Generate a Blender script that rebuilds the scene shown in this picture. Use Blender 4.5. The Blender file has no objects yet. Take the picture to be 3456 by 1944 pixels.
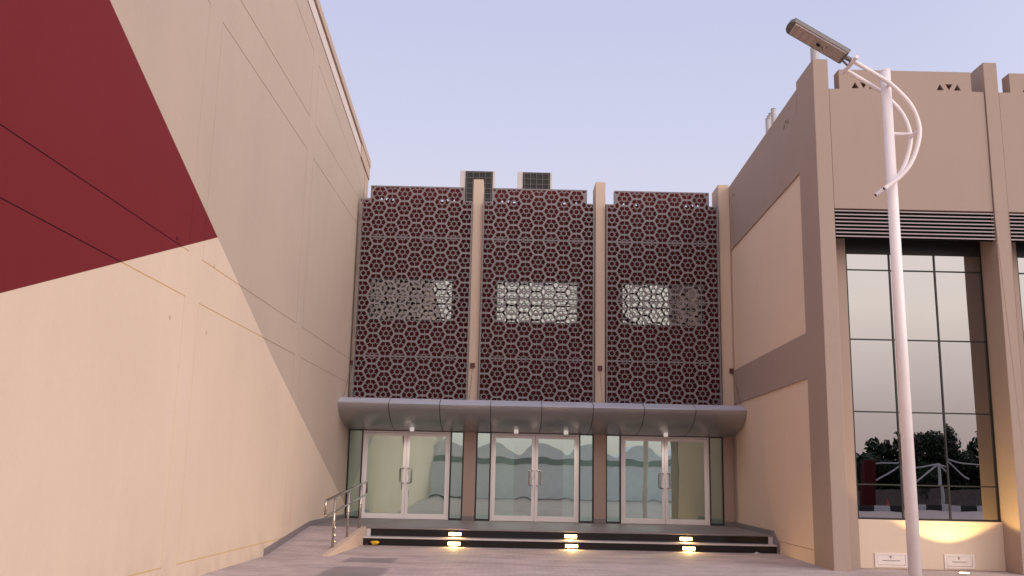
import bpy, bmesh, math, random
from mathutils import Matrix, Vector
random.seed(7)
S = bpy.context.scene
COL = S.collection
PI = math.pi

# ------------------------------------------------------------------ camera
YAW, PITCH, ROLL, HCAM = 0.0039, 0.1947, 0.0211, 1.4032
cy, sy, cp, sp = math.cos(YAW), math.sin(YAW), math.cos(PITCH), math.sin(PITCH)
Fv = Vector((sy*cp, cy*cp, sp)); Rv = Vector((cy, -sy, 0)); Uv = Rv.cross(Fv)
R2 = Rv*math.cos(ROLL) + Uv*math.sin(ROLL); U2 = -Rv*math.sin(ROLL) + Uv*math.cos(ROLL)
cam = bpy.data.cameras.new('camera'); co = bpy.data.objects.new('camera', cam); COL.objects.link(co)
cam.sensor_width = 36; cam.lens = 36*3237.5/3456; cam.clip_end = 3000; cam.clip_start = 0.05
m = Matrix((R2, U2, -Fv)).transposed().to_4x4(); m.translation = Vector((0, 0, HCAM)); co.matrix_world = m
S.camera = co

# ------------------------------------------------------------------ world, sun, exposure
SUN_EL, SUN_AZ = math.radians(16), math.radians(124)      # azimuth clockwise from +Y
w = bpy.data.worlds.new('World'); S.world = w; w.use_nodes = True
nt = w.node_tree; nt.nodes.clear()
sky = nt.nodes.new('ShaderNodeTexSky'); sky.sky_type = 'NISHITA'; sky.sun_disc = False
sky.sun_elevation = math.radians(7); sky.sun_rotation = SUN_AZ
sky.air_density = 1.0; sky.dust_density = 3.0; sky.ozone_density = 2.5
# dusty dusk haze over the clear sky: lavender ahead, paler and warmer towards the sunset, dimmer at the horizon
tcw = nt.nodes.new('ShaderNodeTexCoord'); sxw = nt.nodes.new('ShaderNodeSeparateXYZ'); nt.links.new(tcw.outputs['Generated'], sxw.inputs[0])
def ramp(stops):
    r = nt.nodes.new('ShaderNodeValToRGB'); r.color_ramp.elements[0].position = stops[0][0]; r.color_ramp.elements[0].color = (*stops[0][1], 1)
    r.color_ramp.elements[1].position = stops[1][0]; r.color_ramp.elements[1].color = (*stops[1][1], 1)
    for p, c in stops[2:]: e = r.color_ramp.elements.new(p); e.color = (*c, 1)
    nt.links.new(sxw.outputs[2], r.inputs[0]); return r
fr_ = ramp([(0, (.62, .59, .70)), (.15, (.70, .68, .785)), (.45, (.52, .548, .745)), (.9, (.43, .48, .73))])
bk_ = ramp([(0, (.72, .58, .56)), (.07, (1.0, .84, .78)), (.17, (1.65, 1.46, 1.28)), (.38, (1.85, 1.76, 1.75)), (.9, (.80, .82, 1.0))])
dt = nt.nodes.new('ShaderNodeVectorMath'); dt.operation = 'DOT_PRODUCT'; nt.links.new(tcw.outputs['Generated'], dt.inputs[0])
dt.inputs[1].default_value = (math.sin(SUN_AZ+.35), math.cos(SUN_AZ+.35), 0)
mr = nt.nodes.new('ShaderNodeMapRange'); mr.inputs[1].default_value = -.5; mr.inputs[2].default_value = .75; nt.links.new(dt.outputs['Value'], mr.inputs[0])
mr.interpolation_type = 'SMOOTHSTEP'
def wmix(f, a, b):
    n = nt.nodes.new('ShaderNodeMix'); n.data_type = 'RGBA'
    for i, q in ((0, f), (6, a), (7, b)):
        if isinstance(q, float): n.inputs[i].default_value = q
        else: nt.links.new(q, n.inputs[i])
    return n.outputs[2]
haze = wmix(mr.outputs[0], fr_.outputs[0], bk_.outputs[0])
bri = nt.nodes.new('ShaderNodeVectorMath'); bri.operation = 'SCALE'; bri.inputs[3].default_value = 10.0; nt.links.new(haze, bri.inputs[0])
bg = nt.nodes.new('ShaderNodeBackground'); bg.inputs[1].default_value = 0.10
wo = nt.nodes.new('ShaderNodeOutputWorld')
nt.links.new(wmix(.93, sky.outputs[0], bri.outputs[0]), bg.inputs[0]); nt.links.new(bg.outputs[0], wo.inputs[0])
sl = bpy.data.lights.new('sun', 'SUN'); so = bpy.data.objects.new('sun', sl); COL.objects.link(so)
sl.energy = 1.1; sl.angle = math.radians(50); sl.color = (1.0, 0.92, 0.86)
sd = Vector((math.sin(SUN_AZ)*math.cos(SUN_EL), math.cos(SUN_AZ)*math.cos(SUN_EL), math.sin(SUN_EL)))
so.rotation_euler = sd.to_track_quat('Z', 'Y').to_euler()
S.view_settings.view_transform = 'Standard'; S.view_settings.look = 'None'
S.view_settings.exposure = 0.22; S.view_settings.gamma = 1.0

# ------------------------------------------------------------------ helpers
class MB:
    def __init__(self): self.v = []; self.f = []; self.mi = []
    def poly(self, pts, mi=0):
        b = len(self.v); self.v += [tuple(p) for p in pts]; self.f.append(tuple(range(b, b+len(pts)))); self.mi.append(mi)
    def box(self, x0, x1, y0, y1, z0, z1, mi=0):
        b = len(self.v)
        self.v += [(x, y, z) for z in (z0, z1) for y in (y0, y1) for x in (x0, x1)]
        for q in ((0,2,3,1),(4,5,7,6),(0,1,5,4),(2,6,7,3),(0,4,6,2),(1,3,7,5)):
            self.f.append(tuple(b+i for i in q)); self.mi.append(mi)
        return self
    def hexa(self, p, mi=0):                       # 8 corner points, box order
        b = len(self.v); self.v += [tuple(q) for q in p]
        for q in ((0,2,3,1),(4,5,7,6),(0,1,5,4),(2,6,7,3),(0,4,6,2),(1,3,7,5)):
            self.f.append(tuple(b+i for i in q)); self.mi.append(mi)
        return self
    def tube(self, pts, r, n=12, mi=0, cap=True, r2=None):
        pts = [Vector(p) for p in pts]; b = len(self.v); N = len(pts)
        prev = None
        for i, p in enumerate(pts):
            t = (pts[min(i+1, N-1)] - pts[max(i-1, 0)]).normalized()
            if prev is None:
                a = Vector((0, 0, 1)) if abs(t.z) < 0.9 else Vector((1, 0, 0)); u = t.cross(a).normalized()
            else:
                u = (prev - t*prev.dot(t)).normalized()
            prev = u; vv = t.cross(u)
            rr = r if r2 is None else r + (r2-r)*i/(N-1)
            for k in range(n):
                a = 2*PI*k/n; self.v.append(tuple(p + u*math.cos(a)*rr + vv*math.sin(a)*rr))
        for i in range(N-1):
            for k in range(n):
                k2 = (k+1) % n
                self.f.append((b+i*n+k, b+i*n+k2, b+(i+1)*n+k2, b+(i+1)*n+k)); self.mi.append(mi)
        if cap:
            self.f.append(tuple(b+k for k in range(n))[::-1]); self.mi.append(mi)
            self.f.append(tuple(b+(N-1)*n+k for k in range(n))); self.mi.append(mi)
        return self
    def prism(self, outline, y0, y1, mi=0):         # outline in (x,z), extruded along y
        n = len(outline)
        self.poly([(x, y0, z) for x, z in outline], mi); self.poly([(x, y1, z) for x, z in outline][::-1], mi)
        for i in range(n):
            a, c = outline[i], outline[(i+1) % n]
            self.poly([(a[0], y0, a[1]), (a[0], y1, a[1]), (c[0], y1, c[1]), (c[0], y0, c[1])], mi)
        return self
    def build(self, name, mats, parent=None, smooth=False, bevel=0, loc=None):
        me = bpy.data.meshes.new(name); vs = self.v
        if loc: vs = [(x-loc[0], y-loc[1], z-loc[2]) for x, y, z in vs]
        me.from_pydata(vs, [], self.f); me.update()
        if not isinstance(mats, (list, tuple)): mats = [mats]
        for mt in mats: me.materials.append(mt)
        for p, i in zip(me.polygons, self.mi): p.material_index = i
        bm = bmesh.new(); bm.from_mesh(me)
        bmesh.ops.remove_doubles(bm, verts=bm.verts, dist=1e-5)
        bmesh.ops.recalc_face_normals(bm, faces=bm.faces)
        bm.to_mesh(me); bm.free()
        if smooth:
            for p in me.polygons: p.use_smooth = True
        o = bpy.data.objects.new(name, me); COL.objects.link(o)
        if loc: o.location = loc
        if parent: o.parent = parent
        if bevel:
            md = o.modifiers.new('bevel', 'BEVEL'); md.width = bevel; md.segments = 2; md.limit_method = 'ANGLE'; md.angle_limit = math.radians(40)
        if smooth == 'auto':
            md = o.modifiers.new('ws', 'WEIGHTED_NORMAL')
        return o

def holed(name, loops, depth, mat, y, parent=None):
    """flat plate in the XZ plane with holes, front face at y, thickness depth going +y"""
    cu = bpy.data.curves.new(name, 'CURVE'); cu.dimensions = '2D'; cu.fill_mode = 'BOTH'; cu.extrude = depth/2
    for lp in loops:
        s = cu.splines.new('POLY'); s.points.add(len(lp)-1); s.use_cyclic_u = True
        for p, (a, b) in zip(s.points, lp): p.co = (a, b, 0, 1)
    tmp = bpy.data.objects.new('tmp', cu)
    me = bpy.data.meshes.new_from_object(tmp); me.name = name
    bpy.data.objects.remove(tmp); bpy.data.curves.remove(cu)
    for v in me.vertices: v.co = (v.co.x, y + depth/2 - v.co.z, v.co.y)
    me.materials.clear(); me.materials.append(mat)
    for p in me.polygons: p.material_index = 0; p.use_smooth = False
    o = bpy.data.objects.new(name, me); COL.objects.link(o)
    if parent: o.parent = parent
    return o

def empty(name, label, cat, loc=(0, 0, 0), group=None):
    o = bpy.data.objects.new(name, None); COL.objects.link(o); o.location = loc
    o['label'] = label; o['category'] = cat
    if group: o['group'] = group
    return o
def tag(o, label, cat, group=None, kind=None):
    o['label'] = label
    if cat: o['category'] = cat
    if group: o['group'] = group
    if kind: o['kind'] = kind
    return o
def copy_tree(o, parent=None):
    c = o.copy(); COL.objects.link(c); c.parent = parent
    for ch in [q for q in bpy.data.objects if q.parent == o]: copy_tree(ch, c)
    return c

# ------------------------------------------------------------------ materials
def newmat(name):
    mt = bpy.data.materials.new(name); mt.use_nodes = True
    return mt, mt.node_tree, mt.node_tree.nodes['Principled BSDF']
def N(t, kind, **kw):
    n = t.nodes.new(kind)
    for k, v in kw.items():
        if k.startswith('i_'):
            n.inputs[int(k[2:]) if k[2:].isdigit() else k[2:].replace('_', ' ')].default_value = v
        else: setattr(n, k, v)
    return n
def math_(t, op, a, b=None):
    n = t.nodes.new('ShaderNodeMath'); n.operation = op
    for i, q in enumerate((a, b)):
        if q is None: continue
        if isinstance(q, (int, float)): n.inputs[i].default_value = q
        else: t.links.new(q, n.inputs[i])
    return n.outputs[0]
def mixc(t, fac, a, b, mode='MIX'):
    n = t.nodes.new('ShaderNodeMix'); n.data_type = 'RGBA'; n.blend_type = mode
    for i, q in ((0, fac), (6, a), (7, b)):
        if isinstance(q, (int, float)): n.inputs[i].default_value = q
        elif isinstance(q, tuple): n.inputs[i].default_value = (*q[:3], 1)
        else: t.links.new(q, n.inputs[i])
    return n.outputs[2]
def plain(name, col, rough=0.5, metal=0.0, var=0.0, scale=3.0, bump=0.0, bscale=60):
    mt, t, b = newmat(name)
    b.inputs['Roughness'].default_value = rough; b.inputs['Metallic'].default_value = metal
    b.inputs['Base Color'].default_value = (*col, 1)
    tc = N(t, 'ShaderNodeTexCoord')
    if var:
        n = N(t, 'ShaderNodeTexNoise'); n.inputs['Scale'].default_value = scale; n.inputs['Detail'].default_value = 8
        t.links.new(tc.outputs['Object'], n.inputs['Vector'])
        r = N(t, 'ShaderNodeMapRange'); r.inputs[1].default_value = .3; r.inputs[2].default_value = .7
        r.inputs[3].default_value = 1-var; r.inputs[4].default_value = 1+var
        t.links.new(n.outputs[0], r.inputs[0])
        c = mixc(t, 1.0, col, r.outputs[0], 'MULTIPLY'); t.links.new(c, b.inputs['Base Color'])
    if bump:
        n = N(t, 'ShaderNodeTexNoise'); n.inputs['Scale'].default_value = bscale; n.inputs['Detail'].default_value = 4
        t.links.new(tc.outputs['Object'], n.inputs['Vector'])
        bp = N(t, 'ShaderNodeBump'); bp.inputs['Strength'].default_value = bump; bp.inputs['Distance'].default_value = .01
        t.links.new(n.outputs[0], bp.inputs['Height']); t.links.new(bp.outputs[0], b.inputs['Normal'])
    return mt
def weather(t, tc, base, var=.05):
    """large blotches, fine mottling and faint vertical run marks of real painted render"""
    n1 = N(t, 'ShaderNodeTexNoise'); n1.inputs['Scale'].default_value = .45; n1.inputs['Detail'].default_value = 5
    n2 = N(t, 'ShaderNodeTexNoise'); n2.inputs['Scale'].default_value = 14; n2.inputs['Detail'].default_value = 6
    mp = N(t, 'ShaderNodeMapping'); mp.inputs['Scale'].default_value = (2.2, 2.2, .16)
    n3 = N(t, 'ShaderNodeTexNoise'); n3.inputs['Scale'].default_value = 1.6; n3.inputs['Detail'].default_value = 5
    t.links.new(tc, n1.inputs['Vector']); t.links.new(tc, n2.inputs['Vector']); t.links.new(tc, mp.inputs[0]); t.links.new(mp.outputs[0], n3.inputs['Vector'])
    s = math_(t, 'ADD', math_(t, 'MULTIPLY', n1.outputs[0], .9), math_(t, 'ADD', math_(t, 'MULTIPLY', n2.outputs[0], .35), math_(t, 'MULTIPLY', n3.outputs[0], .30)))
    k = math_(t, 'ADD', math_(t, 'MULTIPLY', math_(t, 'SUBTRACT', s, .775), var*2), 1.0)
    return mixc(t, 1.0, base, k, 'MULTIPLY')
def stucco_bump(t, tc, b, st=.25):
    n = N(t, 'ShaderNodeTexNoise'); n.inputs['Scale'].default_value = 45; n.inputs['Detail'].default_value = 5
    n2 = N(t, 'ShaderNodeTexNoise'); n2.inputs['Scale'].default_value = 1.3; n2.inputs['Detail'].default_value = 3
    t.links.new(tc, n.inputs['Vector']); t.links.new(tc, n2.inputs['Vector'])
    h = math_(t, 'ADD', math_(t, 'MULTIPLY', n.outputs[0], .25), math_(t, 'MULTIPLY', n2.outputs[0], 2.0))
    bp = N(t, 'ShaderNodeBump'); bp.inputs['Strength'].default_value = st; bp.inputs['Distance'].default_value = .01
    t.links.new(h, bp.inputs['Height']); t.links.new(bp.outputs[0], b.inputs['Normal'])
BEIGE = (.50, .375, .30); CREAM = (.675, .52, .405); MAROON = (.165, .012, .016)
def stucco(name, col, var=.06, dark=1.0):
    mt, t, b = newmat(name); b.inputs['Roughness'].default_value = .85; b.inputs['Specular IOR Level'].default_value = .25
    tc = N(t, 'ShaderNodeTexCoord').outputs['Object']
    c = weather(t, tc, tuple(k*dark for k in col), var); t.links.new(c, b.inputs['Base Color']); stucco_bump(t, tc, b)
    return mt
def mural(name, groove=False):
    mt, t, b = newmat(name); b.inputs['Roughness'].default_value = .8; b.inputs['Specular IOR Level'].default_value = .25
    tc = N(t, 'ShaderNodeTexCoord').outputs['Object']
    sx = N(t, 'ShaderNodeSeparateXYZ'); t.links.new(tc, sx.inputs[0]); Y, Z = sx.outputs[1], sx.outputs[2]
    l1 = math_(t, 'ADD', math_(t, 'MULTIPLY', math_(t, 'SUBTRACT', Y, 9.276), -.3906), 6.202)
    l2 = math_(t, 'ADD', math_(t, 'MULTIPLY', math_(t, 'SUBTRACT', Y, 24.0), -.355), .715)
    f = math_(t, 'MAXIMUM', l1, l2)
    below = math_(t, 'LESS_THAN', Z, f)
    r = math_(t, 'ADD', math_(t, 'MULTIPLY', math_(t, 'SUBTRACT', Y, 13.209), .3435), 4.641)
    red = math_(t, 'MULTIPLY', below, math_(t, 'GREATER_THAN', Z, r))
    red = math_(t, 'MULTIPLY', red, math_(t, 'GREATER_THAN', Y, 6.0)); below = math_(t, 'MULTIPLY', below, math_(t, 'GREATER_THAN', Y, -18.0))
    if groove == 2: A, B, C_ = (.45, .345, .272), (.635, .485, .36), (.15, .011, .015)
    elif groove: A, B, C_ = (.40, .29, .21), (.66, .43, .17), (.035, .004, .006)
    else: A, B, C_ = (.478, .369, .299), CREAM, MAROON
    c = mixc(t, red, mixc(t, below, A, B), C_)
    dn = N(t, 'ShaderNodeTexNoise'); dn.inputs['Scale'].default_value = 2.2; dn.inputs['Detail'].default_value = 7; t.links.new(tc, dn.inputs['Vector'])
    dz = N(t, 'ShaderNodeMapRange'); dz.inputs[1].default_value = .0; dz.inputs[2].default_value = .55; dz.inputs[3].default_value = 1; dz.inputs[4].default_value = 0; t.links.new(Z, dz.inputs[0])
    dd = N(t, 'ShaderNodeMapRange'); dd.inputs[1].default_value = .42; dd.inputs[2].default_value = .68; t.links.new(dn.outputs[0], dd.inputs[0])
    c = mixc(t, math_(t, 'MULTIPLY', math_(t, 'MULTIPLY', dz.outputs[0], dd.outputs[0]), .45), c, (.40, .30, .24))
    c = weather(t, tc, c, .10); t.links.new(c, b.inputs['Base Color']); stucco_bump(t, tc, b, .3)
    return mt
M = {}
M['mural'] = mural('painted_render'); M['mural_groove'] = mural('render_groove', 1); M['mural_faint'] = mural('render_groove_faint', 2)
M['beige'] = stucco('beige_render', BEIGE); M['cream'] = stucco('cream_render', CREAM)
M['groove'] = stucco('groove_render', (.36, .24, .17)); M['ochre'] = stucco('ochre_groove', (.50, .30, .14))
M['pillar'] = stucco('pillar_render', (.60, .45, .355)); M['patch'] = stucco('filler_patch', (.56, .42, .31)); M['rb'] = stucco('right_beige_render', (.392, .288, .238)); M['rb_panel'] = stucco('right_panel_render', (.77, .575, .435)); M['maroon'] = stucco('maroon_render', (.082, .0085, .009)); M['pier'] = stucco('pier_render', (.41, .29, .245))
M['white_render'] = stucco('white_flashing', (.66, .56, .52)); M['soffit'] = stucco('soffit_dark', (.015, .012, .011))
M['lattice'] = plain('lattice_grey_metal', (.215, .180, .186), .5, .0, .06, 2)
M['aluminium'] = plain('canopy_aluminium', (.46, .44, .44), .30, .6, .05, 1.2)
M['fascia'] = plain('sky_sheen_fascia', (.57, .55, .63), .45, .2, .04, 1.5); M['joint'] = plain('dark_joint', (.03, .028, .03), .7)  # fascia: same canopy metal, sky sheen put into a paler, bluer colour
M['steel'] = plain('stainless_steel', (.50, .45, .42), .2, 1.0)
M['white_frame'] = plain('white_door_frame', (.86, .78, .77), .35, 0, .03)
M['black_frame'] = plain('black_frame', (.02, .018, .018), .35)
M['dark_mullion'] = plain('dark_mullion', (.008, .007, .007), .5)
M['granite'] = plain('black_granite', (.008, .007, .007), .12, 0, .3, 80)
M['lamp_white'] = plain('white_pole_paint', (.84, .74, .73), .35, 0, .03, 5)
M['lamp_head'] = plain('lamp_head_grey', (.40, .33, .29), .5, .1, .06, 8)
M['lamp_dark'] = plain('lamp_rim_grey', (.20, .175, .165), .4, .3)
M['lamp_trim'] = plain('lamp_trim_pale', (.60, .53, .53), .4)
M['lamp_panel'] = plain('lamp_led_cover', (.48, .35, .32), .35)
M['black'] = plain('black_plastic', (.006, .006, .006), .4)
M['ac'] = plain('condenser_paint', (.60, .52, .48), .6, 0, .05); M['ac_dark'] = plain('condenser_coil', (.022, .020, .018), .7)
M['ac_wire'] = plain('condenser_wire', (.16, .13, .12), .6)
M['louvre'] = plain('louvre_slat', (.34, .27, .275), .45, .1, .04)
M['redbox'] = plain('red_bracket', (.09, .012, .012), .5); M['rod'] = plain('tie_rod_grey', (.22, .16, .13), .5, .5)
M['pipe'] = plain('grey_pipe', (.42, .38, .39), .5, .2, .05)
M['hatch'] = plain('white_hatch_paint', (.78, .66, .60), .45, 0, .05, 6); M['hatch_dark'] = plain('hatch_slot', (.22, .17, .15), .6)
M['yellow'] = plain('yellow_plastic', (.75, .42, .02), .45); M['paper'] = plain('white_paper', (.8, .78, .76), .7)

def floor_mat():
    mt, t, b = newmat('polished_platform_tile'); b.inputs['Roughness'].default_value = .5
    tc = N(t, 'ShaderNodeTexCoord').outputs['Object']
    br = N(t, 'ShaderNodeTexBrick'); br.offset = 0; br.inputs['Scale'].default_value = 1; br.inputs['Brick Width'].default_value = .6
    br.inputs['Row Height'].default_value = .6; br.inputs['Mortar Size'].default_value = .004
    br.inputs['Color1'].default_value = (.20, .165, .16, 1); br.inputs['Color2'].default_value = (.23, .19, .185, 1); br.inputs['Mortar'].default_value = (.15, .13, .125, 1)
    t.links.new(tc, br.inputs['Vector'])
    c = weather(t, tc, br.outputs[0], .12); t.links.new(c, b.inputs['Base Color'])
    return mt
def paver_mat():
    mt, t, b = newmat('interlocking_pavers'); b.inputs['Roughness'].default_value = .8
    tc = N(t, 'ShaderNodeTexCoord').outputs['Object']
    br = N(t, 'ShaderNodeTexBrick'); br.inputs['Scale'].default_value = 1; br.inputs['Brick Width'].default_value = .2
    br.inputs['Row Height'].default_value = .1; br.inputs['Mortar Size'].default_value = .004; br.inputs['Mortar Smooth'].default_value = .3
    br.inputs['Color1'].default_value = (.46, .355, .33, 1); br.inputs['Color2'].default_value = (.53, .415, .385, 1); br.inputs['Mortar'].default_value = (.34, .25, .235, 1)
    t.links.new(tc, br.inputs['Vector'])
    n = N(t, 'ShaderNodeTexNoise'); n.inputs['Scale'].default_value = .9; n.inputs['Detail'].default_value = 8; n.inputs['Roughness'].default_value = .65
    mp = N(t, 'ShaderNodeMapping'); mp.inputs['Scale'].default_value = (1, 1.6, 1); t.links.new(tc, mp.inputs[0]); t.links.new(mp.outputs[0], n.inputs['Vector'])
    r = N(t, 'ShaderNodeMapRange'); r.inputs[1].default_value = .32; r.inputs[2].default_value = .68; r.inputs[3].default_value = .74; r.inputs[4].default_value = 1.22
    t.links.new(n.outputs[0], r.inputs[0])
    c = mixc(t, 1.0, br.outputs[0], r.outputs[0], 'MULTIPLY')
    # worn grey repair patches in the paving
    n2 = N(t, 'ShaderNodeTexNoise'); n2.inputs['Scale'].default_value = 3; n2.inputs['Detail'].default_value = 5; t.links.new(tc, n2.inputs['Vector'])
    sx = N(t, 'ShaderNodeSeparateXYZ'); t.links.new(tc, sx.inputs[0])
    tot = None
    for (px, py, hx, hy) in ((-2.2, 16.55, .42, .50), (-2.15, 14.6, .45, .75)):
        dx = math_(t, 'DIVIDE', math_(t, 'ABSOLUTE', math_(t, 'SUBTRACT', sx.outputs[0], px)), hx)
        dy = math_(t, 'DIVIDE', math_(t, 'ABSOLUTE', math_(t, 'SUBTRACT', sx.outputs[1], py)), hy)
        d = math_(t, 'ADD', math_(t, 'MAXIMUM', dx, dy), math_(t, 'MULTIPLY', math_(t, 'SUBTRACT', n2.outputs[0], .5), .5))
        q = N(t, 'ShaderNodeMapRange'); q.inputs[1].default_value = .85; q.inputs[2].default_value = 1.08; q.inputs[3].default_value = 1; q.inputs[4].default_value = 0
        t.links.new(d, q.inputs[0]); tot = q.outputs[0] if tot is None else math_(t, 'MAXIMUM', tot, q.outputs[0])
    c = mixc(t, math_(t, 'MULTIPLY', tot, .62), c, (.15, .12, .125)); t.links.new(c, b.inputs['Base Color'])
    bp = N(t, 'ShaderNodeBump'); bp.inputs['Strength'].default_value = .5; bp.inputs['Distance'].default_value = .006
    t.links.new(br.outputs[1], bp.inputs['Height']); bp.invert = True; t.links.new(bp.outputs[0], b.inputs['Normal'])
    return mt
M['tile'] = floor_mat(); M['paver'] = paver_mat()
def skirting_mat():
    return plain('grey_granite_skirting', (.20, .165, .165), .4, 0, .2, 60)
M['skirting'] = skirting_mat(); M['nosing'] = plain('granite_nosing', (.60, .52, .51), .3, 0, .1, 60)
M['kerb_side'] = stucco('kerb_render', (.60, .44, .34))

def mirror_glass(name, refl, trans, fac, wav=.02, wscale=1.2, rough=.004):
    mt, t, b = newmat(name); t.nodes.remove(b); out = t.nodes['Material Output']
    g = N(t, 'ShaderNodeBsdfGlossy'); g.inputs[0].default_value = (*refl, 1); g.inputs['Roughness'].default_value = rough
    tr = N(t, 'ShaderNodeBsdfTransparent'); tr.inputs[0].default_value = (*trans, 1)
    mx = N(t, 'ShaderNodeMixShader'); mx.inputs[0].default_value = fac
    tc = N(t, 'ShaderNodeTexCoord'); n = N(t, 'ShaderNodeTexNoise'); n.inputs['Scale'].default_value = wscale; n.inputs['Detail'].default_value = 1
    t.links.new(tc.outputs['Object'], n.inputs['Vector'])
    bp = N(t, 'ShaderNodeBump'); bp.inputs['Strength'].default_value = 1; bp.inputs['Distance'].default_value = wav
    t.links.new(n.outputs[0], bp.inputs['Height']); t.links.new(bp.outputs[0], g.inputs['Normal'])
    t.links.new(tr.outputs[0], mx.inputs[1]); t.links.new(g.outputs[0], mx.inputs[2]); t.links.new(mx.outputs[0], out.inputs[0])
    return mt
M['door_glass'] = mirror_glass('green_door_glass', (.70, .86, .81), (.80, .92, .86), .60, .0028, 1.3)
M['window_glass'] = mirror_glass('bronze_mirror_glass', (.415, .41, .43), (.05, .05, .05), .9, .0016, 1.1)
M['upper_glass'] = mirror_glass('silver_mirror_glass', (.33, .345, .35), (.1, .1, .1), .92, .003, .8)
def emit(name, col, st):
    mt, t, b = newmat(name); b.inputs['Base Color'].default_value = (*col, 1); b.inputs['Emission Color'].default_value = (*col, 1); b.inputs['Emission Strength'].default_value = st
    return mt
M['lamp_lit'] = emit('lit_white_cylinder', (.85, .78, .74), .35); M['step_lens'] = emit('lit_step_lens', (1.0, .74, .32), 10); M['up_lens'] = emit('lit_uplight_lens', (1.0, .85, .55), 12)
M['fabric'] = plain('white_tent_fabric', (.84, .84, .82), .8, 0, .06, 2); M['tent_trim'] = plain('dark_eave_trim', (.26, .31, .28), .7)
M['leaf'] = plain('dark_green_leaf', (.028, .045, .018), .6, 0, .4, 2); M['bark'] = plain('brown_bark', (.07, .05, .035), .9, 0, .2, 8)
M['stone'] = plain('far_stone_wall', (.16, .13, .11), .9, 0, .25, 4)
M['kerb_white'] = plain('kerb_white_paint', (.6, .58, .56), .7); M['kerb_black'] = plain('kerb_black_paint', (.02, .02, .02), .7)
M['cone'] = plain('red_cone_plastic', (.55, .05, .02), .5); M['asphalt'] = plain('asphalt', (.09, .085, .085), .9, 0, .15, 3)

# ------------------------------------------------------------------ ground
g = MB(); g.poly([(-600, -600, 0), (600, -600, 0), (600, 600, 0), (-600, 600, 0)])
o = g.build('ground', M['paver']); tag(o, 'mauve interlocking paving in front of the entrance steps', 'paving', kind='structure')

def lx(y): return -3.893 + .022*(y-24.3)         # face of the left building
def rx(y): return 5.663 + .025*(y-24.3)          # face of the right building's side
def px_(y): return -2.80 + .054*(y-20.3)         # ramp kerb outer face

# ------------------------------------------------------------------ left building
LB = empty('auditorium_building', 'tall beige building on the left painted with a maroon and a cream triangle', 'building', (-4, 16, 0))
def LP(y, z, out=0.0): return (lx(y) + out - LB.location.x, y - LB.location.y, z - LB.location.z)
topz = lambda y: 9.38 - .155*(max(y, 5)-24.3)            # upper groove line
g4 = lambda y: 8.812 - .155*(max(y, 5)-24.3)             # top edge of upper panels
def warp(y, z):                                  # parameter z -> real z; 8.37..10 is stretched to the sloping top
    if z <= 8.37: return z
    if z <= 10: return 8.37 + (z-8.37)/(10-8.37)*(g4(y)-8.37)
    return g4(y) + (z-10)*(topz(y)-g4(y))
ycuts = [(-29.5, -23.5), (-23, -17.6), (-17.1, -11.65), (-11.1, -5.7), (-5.15, .25), (.8, 6.2), (6.72, 12.17), (12.70, 18.11), (18.63, 24.05)]
zcuts = [(.22, 3.61), (4.19, 7.68), (8.37, 10.0)]
GW = .013
def edges(lo, hi, cuts):
    e = {lo, hi}
    for a, c in cuts: e |= {a, a+GW, c-GW, c}
    return sorted(q for q in e if lo <= q <= hi)
ys = edges(-30, 24.5, ycuts+[(5, 5.02)]); zs = edges(0, 11.0, zcuts)
# subdivide long spans so the sloped top stays straight and shading has detail
def groove_cell(y, z):
    for a, c in ycuts:
        if a < y < c and c-a > .1:
            for p, q in zcuts:
                if p < z < q:
                    return (y < a+GW or y > c-GW or z < p+GW or z > q-GW)
    return False
def gz(z): return any(p < z < p+GW or q-GW < z < q for p, q in zcuts)
wb = MB(); D = .005
for i in range(len(ys)-1):
    for j in range(len(zs)-1):
        y0, y1, z0, z1 = ys[i], ys[i+1], zs[j], zs[j+1]
        gc = groove_cell((y0+y1)/2, (z0+z1)/2); vg = gc and not gz((z0+z1)/2); off = (-.0015 if vg else -D) if gc else 0
        wb.poly([LP(y0, warp(y0, z0), off), LP(y1, warp(y1, z0), off), LP(y1, warp(y1, z1), off), LP(y0, warp(y0, z1), off)], (2 if vg else 1) if gc else 0)
        # reveals to the neighbours
        for (di, dj, a, c) in ((1, 0, (y1, z0), (y1, z1)), (0, 1, (y0, z1), (y1, z1))):
            ii, jj = i+di, j+dj
            if ii < len(ys)-1 and jj < len(zs)-1:
                g2 = groove_cell((ys[ii]+ys[ii+1])/2, (zs[jj]+zs[jj+1])/2)
                if g2 != gc:
                    wb.poly([LP(a[0], warp(*a), 0), LP(c[0], warp(*c), 0), LP(c[0], warp(*c), -.0015 if di else -D), LP(a[0], warp(*a), -.0015 if di else -D)], 1)
# object coordinates of the mural must equal world coordinates: child origin is put back at the world origin
def bake(mb, name, mats, parent, **k):
    L = parent.location
    mb.v = [(x+L.x, y+L.y, z+L.z) for x, y, z in mb.v] if k.pop('local', False) else mb.v
    o = mb.build(name, mats, parent, **k); o.location = (-L.x, -L.y, -L.z)
    return o
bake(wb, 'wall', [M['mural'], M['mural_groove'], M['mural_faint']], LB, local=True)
def wpt(y, z, out): return (lx(y)+out, y, z)
def strip(mb, ya, yb, za, zb, o0, o1, mi=0):     # za, zb functions of y; o0 < o1 outwards
    if ya < 5 < yb: strip(mb, ya, 5, za, zb, o0, o1, mi); ya = 5
    mb.hexa([wpt(ya, za(ya), o0), wpt(ya, za(ya), o1), wpt(yb, za(yb), o0), wpt(yb, za(yb), o1),
             wpt(ya, zb(ya), o0), wpt(ya, zb(ya), o1), wpt(yb, zb(yb), o0), wpt(yb, zb(yb), o1)], mi)
b = MB()                                         # core of the building behind the face, far end and roof
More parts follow.
